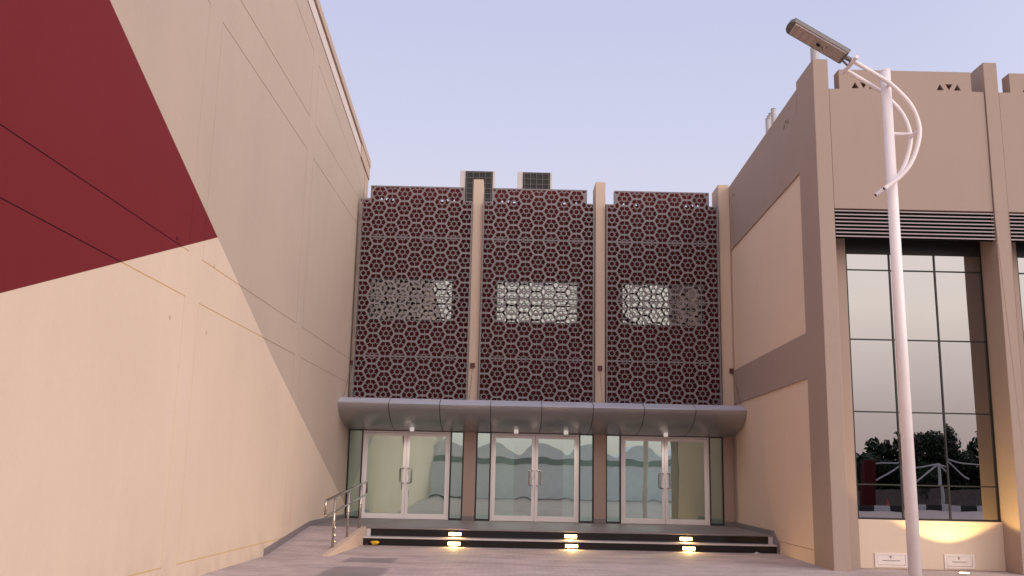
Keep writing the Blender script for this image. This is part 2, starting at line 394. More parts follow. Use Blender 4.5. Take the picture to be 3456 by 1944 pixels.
for ya, yb in ((-30, 5), (5, 25.07)):
    b.hexa([(-24, ya, 0), (lx(ya)-.05, ya, 0), (-24, yb, 0), (lx(yb)-.05, yb, 0),
            (-24, ya, topz(ya)+.1), (lx(ya)-.05, ya, topz(ya)+.1), (-24, yb, topz(yb)+.1), (lx(yb)-.05, yb, topz(yb)+.1)])
bake(b, 'building_core', M['beige'], LB)
b = MB(); strip(b, 24.52, 25.07, lambda y: 0, lambda y: topz(y)-.03, -.3, .012)
bake(b, 'end_pilaster', M['beige'], LB)
b = MB(); strip(b, -30, 23.7, lambda y: topz(y)+.02, lambda y: topz(y)+.31, -.3, .01)
bake(b, 'white_flashing', M['white_render'], LB)
b = MB(); strip(b, -30, 25.07, lambda y: topz(y)+.33, lambda y: topz(y)+.52, -.4, .05)
strip(b, 23.72, 25.07, lambda y: topz(y)-.01, lambda y: topz(y)+.328, -.3, .035)
bake(b, 'coping', M['beige'], LB)
for (yy, zz) in ((11.72, 3.25), (11.73, 4.26), (13.1, 3.27), (13.2, 4.23)):
    b = MB(); r = .030
    b.tube([wpt(yy, zz, -.01), wpt(yy, zz, .006)], r, 12)
    bake(b, 'anchor_patch', M['patch'] if yy > 13 or zz < 4 else M['maroon'], LB)
# granite skirting following the ramp
b = MB()
def skr(y): return .02 + (.338-.02)*max(0, min(1, (y-16.9)/3.4))
strip(b, 16.87, 20.35, lambda y: -.01, lambda y: skr(y)+.10, -.05, .022); strip(b, 20.35, 24.13, lambda y: .2, lambda y: .338+.10, -.05, .022)
bake(b, 'skirting', M['skirting'], LB)

# ------------------------------------------------------------------ platform, steps, ramp
b = MB(); R = rx(20.3)-.002
b.box(-2.80, R+.1, 20.32, 24.14, .0, .318)
o = b.build('platform_base', M['skirting']); tag(o, 'base of the tiled entrance platform', 'platform', kind='structure')
b = MB(); b.poly([(lx(20.3)+.0, 20.29, .338), (R, 20.29, .338), (rx(24.15), 24.15, .338), (lx(24.15), 24.15, .338)])
b.box(-2.78, R, 20.27, 20.30, .315, .3375)
o = b.build('platform', M['tile']); tag(o, 'grey tiled platform in front of the three double doors', 'platform', kind='structure')
b = MB(); b.hexa([(rx(20.36)-.02, 20.36, .3), (rx(20.36)+.02, 20.36, .3), (rx(24.1)-.02, 24.1, .3), (rx(24.1)+.02, 24.1, .3), (rx(20.36)-.02, 20.36, .432), (rx(20.36)+.02, 20.36, .432), (rx(24.1)-.02, 24.1, .445), (rx(24.1)+.02, 24.1, .445)])
o = b.build('platform_skirting', M['skirting']); tag(o, 'dark granite skirting along the right end of the platform', 'skirting', kind='structure')
ST = empty('entrance_steps', 'two long steps with black granite risers and built-in lights below the doors', 'steps', (1.3, 20.1, 0)); ST['kind'] = 'structure'
b = MB(); b.box(-2.71, 5.45, 20.288, 20.33, .170, .313); b.box(-2.84, R+.0, 19.988, 20.03, -.01, .138)
bake(b, 'riser', M['granite'], ST)
b = MB(); b.box(-2.86, R, 19.965, 20.31, .140, .168); b.box(-2.80, -2.712, 20.28, 20.33, .1685, .314); b.box(5.452, R, 20.28, 20.33, .1685, .314)
bake(b, 'tread', M['nosing'], ST)
b = MB(); b.hexa([(rx(19.9)-.02, 19.93, -.01), (rx(19.9)+.02, 19.93, -.01), (rx(20.35)-.02, 20.35, -.01), (rx(20.35)+.02, 20.35, -.01),
                  (rx(19.9)-.02, 19.93, .20), (rx(19.9)+.02, 19.93, .20), (rx(20.35)-.02, 20.35, .43), (rx(20.35)+.02, 20.35, .43)])
bake(b, 'skirting', M['skirting'], ST)
RA = empty('ramp', 'short paved ramp between the left wall and the steps', 'ramp', (-3.5, 18.5, 0)); RA['kind'] = 'structure'
b = MB(); b.hexa([(lx(16.9), 16.9, -.02), (px_(17.0), 17.0, -.02), (lx(20.29), 20.289, -.02), (px_(20.29)-.02, 20.289, -.02),
                  (lx(16.9), 16.9, .004), (px_(17.0), 17.0, .004), (lx(20.29), 20.289, .337), (px_(20.29)-.02, 20.289, .337)])
bake(b, 'ramp_surface', M['paver'], RA)
b = MB(); b.hexa([(px_(17.05)-.12, 17.05, -.02), (px_(17.05), 17.05, -.02), (px_(20.26)-.12, 20.26, -.02), (px_(20.26), 20.26, -.02),
                  (px_(17.05)-.12, 17.05, .035), (px_(17.05), 17.05, .035), (px_(20.26)-.12, 20.26, .352), (px_(20.26), 20.26, .352)])
bake(b, 'ramp_kerb', M['kerb_side'], RA, bevel=.008)

# ------------------------------------------------------------------ middle (entrance) building
EB = empty('entrance_building', 'low entrance building with maroon wall, curved canopy and three glazed doorways', 'building', (1, 25, 0))
TRI = ((.255, 1), (.41, -1), (.57, 1))
def tri_holes(xl, xr, zc, wd=.066, ht=.12):
    out = []
    for base, s in ((xl, 1), (xr, -1)):
        for d, up in TRI:
            x = base + s*d
            out.append([(x-wd, zc-ht/2*up), (x+wd, zc-ht/2*up), (x, zc+ht/2*up)] if up > 0 else [(x-wd, zc+ht/2), (x+wd, zc+ht/2), (x, zc-ht/2)])
    return out
SC = [(-3.809, -.96, -3.584, -1.178), (-.687, 2.164, -.468, 1.972), (2.471, 5.322, 2.665, 5.105)]   # lattice screens
WIN = [(-3.555, -1.405), (-.317, 1.80), (2.899, 5.01)]
outer = [(-3.98, 2.6), (5.9, 2.6), (5.9, 8.45), (5.197, 8.45), (5.197, 8.822), (2.72, 8.822), (2.72, 8.45), (2.005, 8.45), (2.005, 8.822), (-.472, 8.822), (-.472, 8.45),
         (-1.205, 8.45), (-1.205, 8.822), (-3.645, 8.822), (-3.645, 8.45), (-3.98, 8.45)]
loops = [outer] + [[(a, 5.25), (c, 5.25), (c, 6.37), (a, 6.37)] for a, c in WIN]
for s in ((-3.645, -1.205), (-.472, 2.005), (2.72, 5.197)): loops += tri_holes(s[0]+.01, s[1]-.01, 8.485)
ox, oy = 1, 25
def atE(o): o.location = (-EB.location.x, -EB.location.y, 0); return o
atE(holed('wall', loops, .16, M['maroon'], 24.15, EB))
for (a, c) in WIN:
    b = MB()
    for q in ((a, a+.04, 5.25, 6.37), (c-.04, c, 5.25, 6.37), (a+.04, c-.04, 5.25, 5.29), (a+.04, c-.04, 6.33, 6.37)):
        b.box(q[0]+.001, q[1]-.001, 24.17, 24.24, q[2]+.001, q[3]-.001)
    f = bake(b, 'window', M['black_frame'], EB)
    b = MB(); b.poly([(a+.03, 24.205, 5.28), (c-.03, 24.205, 5.28), (c-.03, 24.205, 6.34), (a+.03, 24.205, 6.34)])
    b.build('pane', M['upper_glass'], f)
b = MB()
b.box(-3.98, -3.65, 24.13, 24.33, 8.451, 8.48)
bake(b, 'parapet_cap', M['beige'], EB)
for (a, c) in ((-.957, -.70), (2.20, 2.455), (5.372, rx(23.9))):
    b = MB(); b.hexa([(a, 23.82, 2.55), (c, 23.82, 2.55), (a, 24.6, 2.55), (c, 24.6, 2.55), (a, 23.82, 8.95), (c, 23.82, 8.95), (a, 24.6, 8.95), (c, 24.6, 8.95)])
    bake(b, 'pillar', M['pillar'], EB, bevel=.012)
b = MB(); b.box(-3.98, -3.82, 24.0, 24.14, 2.6, 8.32); bake(b, 'pillar', M['beige'], EB)
# rooms behind, roof
b = MB(); b.box(-3.98, 5.9, 24.33, 34, 7.75, 7.95); bake(b, 'roof', M['beige'], EB)
b = MB(); b.box(-3.98, 5.9, 24.33, 24.35, 2.75, 7.74); bake(b, 'inner_lining', M['soffit'], EB)
b = MB(); b.box(-3.98, 5.9, 24.16, 34, 2.50, 2.58); bake(b, 'lobby_ceiling', M['white_render'], EB)
lob = stucco('lobby_plaster', (.46, .56, .50), .03); brn = plain('lobby_timber', (.48, .30, .17), .5, 0, .15, 3)
b = MB(); b.poly([(-4.2, 24.2, .337), (5.9, 24.2, .337), (5.9, 31, .337), (-4.2, 31, .337)]); bake(b, 'lobby_floor', M['tile'], EB)
b = MB(); b.box(-3.98, .24, 24.34, 24.37, .339, 2.49); b.box(1.46, 5.9, 24.34, 24.37, .339, 2.49); bake(b, 'lobby_screen', lob, EB)
b = MB(); b.box(-4, 6, 26.2, 26.3, .338, 2.5); bake(b, 'lobby_doorway', brn, EB)
# piers with skirting
for (a, c) in ((-1.012, -.714), (2.215, 2.507), (5.430, rx(24.15)+.01)):
    b = MB(); b.box(a, c, 24.10, 24.5, .338, 2.498); p = bake(b, 'pier', M['pier'], EB)
    b = MB(); b.box(a-.002, c+.002, 24.085, 24.14, .339, .45); b.build('skirting', M['skirting'], p)
# glazed doorways
def bars(b, x0, x1, z0, z1, t, y0, y1, tb=None, tt=None):
    tb = t if tb is None else tb; tt = t if tt is None else tt
    b.box(x0, x0+t, y0, y1, z0, z1); b.box(x1-t, x1, y0, y1, z0, z1)
    b.box(x0+t, x1-t, y0+.001, y1-.001, z0, z0+tb); b.box(x0+t, x1-t, y0+.001, y1-.001, z1-tt, z1)
def pane(parent, x0, x1, z0, z1, y, mat, wedge=0):
    b = MB(); cxm = (x0+x1)/2
    b.poly([(x0, y, z0), (x1, y, z0), (x1, y, z1), (x0, y, z1)]); o = b.build('pane', mat, parent, loc=(cxm, y, (z0+z1)/2)); return o
def sidelight(x0, x1):
    b = MB(); bars(b, x0, x1, .339, 2.496, .035, 24.16, 24.24, .05, .03)
    f = bake(b, 'sidelight', M['black_frame'], EB); pane(f, x0+.03, x1-.03, .38, 2.47, 24.2, M['door_glass'])
for a, c in ((-3.89, -3.524), (-1.354, -1.014), (-.711, -.338), (1.845, 2.213), (2.509, 2.886), (5.075, 5.428)): sidelight(a, c)
def double_door(x0, x1):
    xm = (x0+x1)/2
    b = MB(); bars(b, x0, x1, .339, 2.470, .032, 24.15, 24.25, .001, .035)
    fr = bake(b, 'double_door', M['white_frame'], EB)
    for k, (a, c) in enumerate(((x0+.036, xm-.003), (xm+.003, x1-.036))):
        b = MB(); bars(b, a, c, .350, 2.428, .075, 24.165, 24.225, .125, .07)
        b.build('door_leaf', M['white_frame'], fr, bevel=.006)
        pane(fr, a+.07, c-.07, .47, 2.36, 24.195, M['door_glass'])
        hx = xm-.045 if k == 0 else xm+.045; s = -1 if k == 0 else 1
        hz0, hz1 = 1.21, 1.57; pts = [(hx, 24.17, hz0), (hx+s*.03, 24.12, hz0), (hx+s*.10, 24.10, hz0)]
        pts = [(hx, 24.165, hz0), (hx+s*.02, 24.10, hz0)]
        for q in range(5): a_ = PI/2*q/4; pts.append((hx+s*(.05+.045*math.sin(a_)), 24.09, hz0+.045*(1-math.cos(a_))))
        for q in range(5): a_ = PI/2*q/4; pts.append((hx+s*(.05+.045*math.cos(a_)), 24.09, hz1-.045*(1-math.sin(a_))))
        pts += [(hx+s*.02, 24.10, hz1), (hx, 24.165, hz1)]
        b = MB(); b.tube(pts, .013, 8); b.build('handle', M['steel'], fr, smooth=True)
for a, c in ((-3.518, -1.358), (-.333, 1.840), (2.891, 5.071)): double_door(a, c)
b = MB(); b.box(-3.92, rx(24.15), 24.155, 24.25, 2.471, 2.50); bake(b, 'door_head', M['black_frame'], EB)
# canopy: eight curved aluminium panels
prof = [(24.14, 2.56), (24.14, 2.49), (23.85, 2.52), (23.5, 2.575), (23.2, 2.635), (22.95, 2.715), (22.74, 2.82), (22.60, 2.93), (22.535, 3.035), (22.56, 3.062), (22.885, 3.185), (23.1, 3.19), (24.14, 3.14)]
fine = []
def cat(p0, p1, p2, p3, t): return tuple(.5*((2*b_)+(-a_+c_)*t+(2*a_-5*b_+4*c_-d_)*t*t+(-a_+3*b_-3*c_+d_)*t**3) for a_, b_, c_, d_ in zip(p0, p1, p2, p3))
cv = prof[1:9]
for i in range(len(cv)-1):
    p0 = cv[max(0, i-1)]; p3 = cv[min(len(cv)-1, i+2)]
    for k in range(5): fine.append(cat(p0, cv[i], cv[i+1], p3, k/5))
full = [prof[0]] + fine + [prof[8], prof[9]]; band = [prof[9], prof[10], prof[11], prof[12]]
CB = MB(); CB.box(-3.9, 5.6, 23.3, 24.13, 2.66, 3.1); can = bake(CB, 'canopy', M['joint'], EB)
seams = [-3.93, -2.737, -1.547, -.355, .848, 2.057, 3.252, 4.457, 5.64]
for i in range(8):
    a, c = seams[i], seams[i+1]; b = MB(); a2 = a+(.008 if i else 0); c2 = c-(.008 if i < 7 else 0)
    n = len(full)
    for k in range(n-1):
        (y0, z0), (y1, z1) = full[k], full[k+1]
        b.poly([(a2, y0, z0), (c2, y0, z0), (c2, y1, z1), (a2, y1, z1)])
    ends = full + [(22.885, 3.183), (24.14, 3.14)]
    b.poly([(a2, y, z) for y, z in ends]); b.poly([(c2, y, z) for y, z in ends][::-1])
    o = b.build('canopy_panel', M['aluminium'], can)
    for p in o.data.polygons: p.use_smooth = abs(p.normal.x) < .5
    b = MB()
    for (y0, z0), (y1, z1) in zip(band, band[1:]): b.poly([(a2, y0, z0), (c2, y0, z0), (c2, y1, z1), (a2, y1, z1)])
    b.build('fascia', M['fascia'], can)
    try: o.data.set_sharp_from_angle(angle=math.radians(35))
    except Exception: pass
for s in seams[1:-1]:
    b = MB(); n = len(full)
    inner = [(y+(.012 if y < 23 else 0), z+(.010 if z < 3 else -.006)) for y, z in full + band[1:]]
    for k in range(n-1):
        (y0, z0), (y1, z1) = inner[k], inner[k+1]
        b.poly([(s-.01, y0, z0), (s+.01, y0, z0), (s+.01, y1, z1), (s-.01, y1, z1)])
    b.build('seam', M['joint'], can)
for x in (-2.279, .269, 1.489, 3.932):
    b = MB(); b.tube([(x, 23.7, 2.60), (x, 23.7, 2.455)], .055, 20)
    dl = b.build('downlight', M['lamp_lit'], can, smooth=False)
    li = bpy.data.lights.new('downlight_beam', 'SPOT'); lo_ = bpy.data.objects.new('downlight_beam', li); COL.objects.link(lo_); lo_.location = (x, 23.7, 2.44)
    li.energy = 20; li.color = (1, .88, .78); li.spot_size = math.radians(160); li.spot_blend = 1; li.shadow_soft_size = .05
# tie rods with red brackets
for (x, bx) in ((-3.86, -3.86), (-.845, -.872), (2.325, 2.30), (5.61, 5.60)):
    b = MB(); b.tube([(x, 23.80, 4.10), (bx, 22.92, 3.20)], .006, 8); tr_ = bake(b, 'tie_rod', M['rod'], EB)
    b = MB(); b.box(x-.055, x+.055, 23.775, 23.819, 4.05, 4.17)
    b.build('bracket', M['redbox'], tr_)
    for q in (.35, .5, .62):
        b = MB(); b.tube([(x+(bx-x)*q, 23.80-.88*q, 4.10-.90*q), (x+(bx-x)*(q+.03), 23.80-.88*(q+.03), 4.10-.90*(q+.03))], .011, 8)
        b.build('turnbuckle', M['rod'], tr_)

# ------------------------------------------------------------------ lattice screens
V = (7.334-5.81)/4; RH = V/math.sqrt(3); SXL = .3212
def clip(poly, x0, x1, z0, z1):
    for ax, val, sgn in ((0, x0, 1), (0, x1, -1), (1, z0, 1), (1, z1, -1)):
        out = []
        for i in range(len(poly)):
            a, c = poly[i-1], poly[i]; da = (a[ax]-val)*sgn; dc = (c[ax]-val)*sgn
            if (da >= 0) != (dc >= 0):
                tt = da/(da-dc); out.append((a[0]+(c[0]-a[0])*tt, a[1]+(c[1]-a[1])*tt))
            if dc >= 0: out.append(c)
        poly = out
        if len(poly) < 3: return []
    ded = []
    for p in poly:
        if not ded or abs(p[0]-ded[-1][0])+abs(p[1]-ded[-1][1]) > 1e-4: ded.append(p)
    ar = sum(ded[i-1][0]*ded[i][1]-ded[i][0]*ded[i-1][1] for i in range(len(ded)))/2
    return ded if len(ded) > 2 and abs(ar) > 2.5e-4 else []
def motif():
    sx = SXL/(1.5*RH); hs_ = []
    star = []
    for k in range(6):
        a = k*PI/3; star.append((.068*math.cos(a), .068*math.sin(a))); a += PI/6; star.append((.049*math.cos(a), .049*math.sin(a)))
    hs_.append(star)
    ap = V/2-.0235; rc = ap/math.cos(PI/6); w_ = .0075
    for k in range(6):
        th = k*PI/3; c, s = math.cos(th), math.sin(th)
        # in the local frame the petal points along +x
        m1 = (ap*math.cos(PI/6), ap*math.sin(PI/6)); tdir = (math.sin(PI/6), -math.cos(PI/6))
        A = (m1[0]+tdir[0]*w_, m1[1]+tdir[1]*w_); Bp = (rc, 0)
        rv = .069; e = (rv*math.cos(PI/6)+tdir[0]*w_, rv*math.sin(PI/6)+tdir[1]*w_); T = (.097, 0)
        loc = [A, (rc*.97, .012), (rc*.97, -.012), (A[0], -A[1]), (e[0], -e[1]), T, e]
        hs_.append([(x*c-y*s, x*s+y*c) for x, y in loc])
    return [[(x*sx, y) for x, y in h] for h in hs_]
MOT = motif()
SLAB = ['left lattice screen beside the beige side wall, with grey window behind it', 'middle lattice screen between two beige pillars, with bright window behind it', 'right lattice screen beside the right building, window behind it half shaded']
YS = 23.70
for si, (xl, xr, ml, mr) in enumerate(SC):
    T = empty('lattice_screen', 'grey hexagon '+SLAB[si], 'screen', ((xl+xr)/2, YS, 3.2), 'grey lattice screens over the entrance')
    def atT(o): o.location = (-T.location.x, -T.location.y, -T.location.z); return o
    rows = [(7.334, 8.687), (5.810, 7.334), (4.292-.003, 5.810), (2.80, 4.289)]
    for ri, (z0, z1) in enumerate(rows):
        gp = .003
        if ri == 0:
            out = [(xl, z0+gp), (xr, z0+gp), (xr, 8.322), (mr, 8.322), (mr, z1), (ml, z1), (ml, 8.322), (xl, 8.322)]
        else:
            out = [(xl, z0+gp), (xr, z0+gp), (xr, z1-gp), (xl, z1-gp)]
        loops = [out]; fr = .030; fz = .017
        for ci in range(9):
            cx_ = xl + .14 + ci*SXL
            for k in range(-14, 6):
                cz = 7.334 + k*V + (V/2 if ci % 2 == 0 else 0)
                if cz < z0-.3 or cz > z1+.3: continue
                for h in MOT:
                    pg = [(cx_+x, cz+z) for x, z in h]
                    if ri == 0:
                        zmid = sum(p[1] for p in pg)/len(pg); xmid = sum(p[0] for p in pg)/len(pg)
                        if max(p[1] for p in pg) < 8.322-fr: q = clip(pg, xl+fr, xr-fr, z0+fz, 8.3)
                        elif ml+fr < xmid < mr-fr: q = clip(pg, ml+fr, mr-fr, z0+fr, z1-fr)
                        else: q = clip(pg, xl+fr, xr-fr, z0+fz, 8.322-fr)
                    else: q = clip(pg, xl+fr, xr-fr, z0+fz, z1-fz)
                    if q: loops.append(q)
        atT(holed('lattice_panel', loops, .02, M['lattice'], YS, T))
    b = MB()                                     # tubular carrier frame behind the panels
    b.box(xl, xl+.03, YS+.022, YS+.10, 2.8, 8.31); b.box(xr-.03, xr, YS+.022, YS+.10, 2.8, 8.31)
    for z in (4.289, 5.81, 7.334): b.box(xl+.03, xr-.03, YS+.022, YS+.07, z-.012, z+.012)
    atT(b.build('carrier_frame', M['lattice'], T))
    for z in (3.4, 5.0, 6.6, 8.0):
        for x in (xl+.015, xr-.015):
            b = MB(); b.box(x-.015, x+.015, YS+.10, 24.148, z-.02, z+.02); atT(b.build('wall_bracket', M['lattice'], T))

# ------------------------------------------------------------------ roof equipment
def condenser(x0, label):
    T = empty('air_conditioning_unit', label, 'air conditioner', (x0+.5, 27.3, 7.95), 'condenser units on the entrance roof')
    wd = 1.017; b = MB(); b.box(0, .19, 0, .55, 0, 2.27); b.box(.93, wd, 0, .55, 0, 2.27); b.box(.19, .93, .06, .55, 0, 2.262); b.box(.19, .93, .0, .06, 0, .5)
    def put(o): o.location = (x0-T.location.x, 27-T.location.y, 0); return o
    put(b.build('casing', M['ac'], T, bevel=.01))
    b = MB(); b.box(.155, .955, -.012, .02, .55, 2.25); put(b.build('coil', M['ac_dark'], T))
    b = MB()
    for k in range(5): x = .20+k*.178; b.box(x-.007, x+.007, -.030, -.014, .56, 2.25)
    for k in range(11): z = .6+k*.16; b.box(.16, .95, -.036, -.030, z-.006, z+.006)
    put(b.build('grille', M['ac_wire'], T))
    b = MB(); b.box(.1, .9, .05, .5, -.0, -.001); return T
condenser(-1.482, 'pale condenser unit with dark grille behind the first beige pillar')
condenser(.202, 'pale condenser unit with dark grille above the middle lattice screen')
T = empty('roof_pipes', 'cluster of grey vent pipes rising behind the sloping roofline of the right building', 'pipes', (6.3, 22, 7.9))
for (dx, dy, zt) in ((-.09, 0, 10.04), (-.045, .02, 10.12), (.0, .04, 10.20), (.05, .0, 10.30)):
    b = MB(); b.tube([(dx, dy, 0), (dx, dy, zt-7.9)], .062, 14); p = b.build('pipe', M['pipe'], T, smooth=False)
    b = MB(); b.tube([(dx, dy, zt-7.9), (dx, dy, zt-7.88)], .064, 14); b.build('pipe_cap', M['lamp_dark'], p)

# ------------------------------------------------------------------ right building
RB = empty('right_building', 'beige building on the right with crenellated parapet, pilasters and tall mirror windows', 'building', (6, 17, 0))
YF, YB = 16.34, 24.15
def rp(y, z, out=0.0): return (rx(y)-out, y, z)
def rstrip(mb, ya, yb, za, zb, o0, o1, mi=0):
    mb.hexa([rp(ya, za, o1), rp(ya, za, o0), rp(yb, za, o1), rp(yb, za, o0), rp(ya, zb, o1), rp(ya, zb, o0), rp(yb, zb, o1), rp(yb, zb, o0)], mi)
# side wall frame (proud) and panels (recessed 3 cm)
b = MB()
rstrip(b, YF+.002, 17.294, 0, 8.4, -.2, 0); rstrip(b, 17.294, 23.75, 3.288, 4.119, -.2, 0); rstrip(b, 23.75, 24.15, 0, 8.4, -.2, 0); rstrip(b, 17.294, 23.75, 7.196, 8.35, -.2, 0)
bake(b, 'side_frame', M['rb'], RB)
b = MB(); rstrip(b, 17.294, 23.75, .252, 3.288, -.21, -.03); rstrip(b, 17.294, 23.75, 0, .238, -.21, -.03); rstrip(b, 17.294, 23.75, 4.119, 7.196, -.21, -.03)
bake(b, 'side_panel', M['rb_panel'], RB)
b = MB(); rstrip(b, 17.294, 23.75, .237, .253, -.2, -.042); bake(b, 'panel_groove', M['ochre'], RB)
# side parapet with triangular holes, built flat then turned onto the side
hl = [[(17.46, 8.351), (23.75, 8.351), (24.15, 8.351), (24.15, 8.885), (17.46, 8.885)]]
for (yc, s) in ((18.10, 1), (18.25, -1), (18.40, 1), (23.18, 1), (23.36, -1), (23.78, 1)):
    hl.append([(yc-.06, 8.50-.06*s), (yc+.06, 8.50-.06*s), (yc, 8.50+.06*s)] if s > 0 else [(yc-.06, 8.56), (yc+.06, 8.56), (yc, 8.44)])
hl[0] = [(17.46, 8.351), (24.15, 8.351), (24.15, 8.885), (17.68, 8.885), (17.68, 8.884), (17.46, 8.884)]
o = holed('side_parapet', hl, .25, M['rb'], 0, RB)
for v in o.data.vertices: y, t_ = v.co.x, v.co.y; v.co = (rx(y)+t_, y, v.co.z)
o.data.flip_normals(); o.location = (-6, -17, 0)
b = MB(); b.box(5.9, 14, YF+.4, 24.4, 7.7, 7.9); b.box(rx(24.15), 14, 24.152, 24.4, 0, 8.9); b.box(13.8, 14, YF+.4, 24.1, 0, 7.7); b.box(5.70, 14, 22, 22.1, 0, 7.65)
bake(b, 'roof', M['rb'], RB)
# pilasters
b = MB(); b.hexa([(rx(YF), YF, 0), (5.739, YF, 0), (rx(17.44), 17.45, 0), (5.739, 17.45, 0), (rx(YF), YF, 9.016), (5.739, YF, 9.016), (rx(17.44), 17.45, 9.04), (5.739, 17.45, 9.04)])
bake(b, 'corner_pilaster', M['rb'], RB, bevel=.01)
for k in range(3):
    d = 3.116*k; XA = 8.58+d; b = MB()
    b.hexa([(XA, YF, 0), (XA+.25, YF, 0), (XA+.01, 17.3, 0), (XA+.25, 17.3, 0), (XA, YF, 6.19), (XA+.25, YF, 6.19), (XA+.01, 17.3, 6.19), (XA+.25, 17.3, 6.19)])
    b.box(XA, XA+.25, YF, 17.45, 6.19, 9.02)
    bake(b, 'pilaster', M['rb'], RB, bevel=.01)
# bays
for k in range(3):
    d = 3.116*k; x0, x1 = 5.739+d, 8.58+d
    if k: x0 = 8.83 + 3.116*(k-1)
    gx = .012
    out = [(x0+gx, 6.201), (x1-gx, 6.201), (x1-gx, 8.453), (8.349+d, 8.453), (8.349+d, 8.829), (5.939+d, 8.829), (5.939+d, 8.453), (x0+gx, 8.453)]
    o = holed('parapet_wall', [out] + tri_holes(5.939+d+.035, 8.349+d, 8.53), .26, M['rb'], YF+.022, RB); o.location = (-6, -17, 0)
    b = MB(); b.box(5.95+d, 8.34+d, YF+.285, YF+.30, 8.36, 8.70); bake(b, 'parapet_back', M['groove'], RB)
    b = MB(); b.box(x0, x1, YF+.06, YF+.30, 6.21, 8.35); bake(b, 'wall_joint', M['groove'], RB)
    # louvre
    b = MB(); n = 8; pz = (6.201-5.675)/n
    for q in range(n):
        z = 5.682+q*pz
        b.hexa([(x0+.01, YF+.012, z), (x1-.01, YF+.012, z), (x0+.01, YF+.085, z+.030), (x1-.01, YF+.085, z+.030), (x0+.01, YF+.012, z+.022), (x1-.01, YF+.012, z+.022), (x0+.01, YF+.085, z+.036), (x1-.01, YF+.085, z+.036)])
    lv = bake(b, 'louvre', M['louvre'], RB)
    b = MB(); b.box(x0, x1, YF+.13, YF+.15, 5.68, 6.20); b.build('louvre_back', M['soffit'], lv)
    b = MB(); b.box(x0+.001, x1-.001, YF+.16, 17.48, 5.92, 6.0); bake(b, 'window_soffit', M['soffit'], RB)
    # sill wall and window
    wx0, wx1 = (6.10+d, 8.575+d); 
    b = MB(); b.box(wx0-.0, wx1+.03, 16.91, 17.2, 0, .819); bake(b, 'sill_wall', M['cream'], RB, bevel=.012)
    b = MB(); b.box(x0-.02, wx0-.002, 16.905, 17.2, 0, 5.92); bake(b, 'window_jamb', M['rb'], RB)
    b = MB(); bars(b, wx0, wx1, .821, 5.92, .03, 16.935, 16.99)
    win = bake(b, 'window', M['dark_mullion'], RB)
    b = MB()
    for mx in (6.90+d, 7.72+d): b.box(mx-.014, mx+.014, 16.936, 16.962, .845, 5.9)
    for mz in (1.41, 2.665, 3.95, 5.22): b.box(wx0+.03, wx1-.03, 16.938, 16.964, mz-.011, mz+.011)
    b.box(wx0+.03, wx1-.03, 16.939, 16.97, 5.515, 5.90)
    b.build('mullion', M['dark_mullion'], win)
    xs_ = [wx0+.03, 6.90+d, 7.72+d, wx1-.03]; zs_ = [.845, 1.41, 2.665, 3.95, 5.22, 5.54]
    for i in range(3):
        for j in range(5): 
            pn = pane(win, xs_[i], xs_[i+1], zs_[j], zs_[j+1], 16.955, M['window_glass']); pn.rotation_euler = (random.gauss(0, .0022), 0, random.gauss(0, .0022))
    b = MB(); b.box(wx0, wx1, 17.2, 17.22, .5, 5.92); b.build('blind', M['soffit'], win)
    if k == 0:
        for (hx0, hx1) in ((6.353, 6.915), (7.542, 8.055)):
            b = MB(); bars(b, hx0, hx1, .030, .268, .035, 16.892, 16.911); h = bake(b, 'access_hatch', M['hatch'], RB)
            b = MB(); b.box(hx0+.040, hx1-.040, 16.896, 16.911, .072, .230); b.build('hatch_door', M['hatch'], h, bevel=.002)
            b = MB(); b.box(hx0+.13, hx1-.13, 16.888, 16.897, .140, .147); b.box(hx0+.033, hx0+.042, 16.900, 16.9105, .07, .23); b.box((hx0+hx1)/2-.03, (hx0+hx1)/2+.01, 16.886, 16.897, .212, .220); b.box((hx0+hx1)/2-.014, (hx0+hx1)/2-.004, 16.886, 16.897, .182, .212)
            b.build('hatch_handle', M['hatch_dark'], h)
o = MB(); o.tube([(0, 0, 0), (0, 0, .34)], .075, 18); o = o.build('roof_stub_pipe', M['pipe'], loc=None); o.location = (5.60, 16.62, 9.017)
tag(o, 'short grey pipe standing on the corner pilaster behind the lamp head', 'pipe')

# ------------------------------------------------------------------ step lights and uplight
ROWS = (('upper', 20.288, .237), ('lower', 19.988, .066)); PLC = ('left', 'middle', 'right')
src = None
for j, (rn, yy, zz) in enumerate(ROWS):
    for i, x in enumerate((-.983, 1.390, 3.758)):
        if src is None:
            T = empty('step_light', '', 'light', (x, yy, zz), 'lit lights in the step risers')
            b = MB(); bars(b, -.134, .134, -.039, .039, .009, -.016, .01); b.build('housing', M['black_frame'], T, bevel=.003)
            b = MB(); b.box(-.124, .124, -.014, .008, -.029, .029); b.build('lens', M['step_lens'], T, bevel=.004)
            src = T
        else:
            T = copy_tree(src); T.location = (x, yy, zz)
        ll = bpy.data.lights.new('step_beam', 'SPOT'); lo2 = bpy.data.objects.new('step_beam', ll); COL.objects.link(lo2); lo2.location = (x, yy-.03, zz)
        ll.energy = 26; ll.color = (1, .68, .22); ll.spot_size = math.radians(165); ll.spot_blend = .6; ll.shadow_soft_size = .03
        lo2.rotation_euler = (math.radians(-50), 0, 0)
        T['label'] = 'glowing rectangular light in the %s black riser, below the %s doorway' % (rn, PLC[i])
T = empty('ground_uplight', 'round lit uplight set in the paving under the tall window', 'light', (7.60, 16.32, 0))
b = MB(); b.tube([(0, 0, -.05), (0, 0, .012)], .10, 24); b.build('rim', M['steel'], T)
b = MB(); b.tube([(0, 0, .0), (0, 0, .0165)], .078, 24); b.build('lens', M['up_lens'], T)
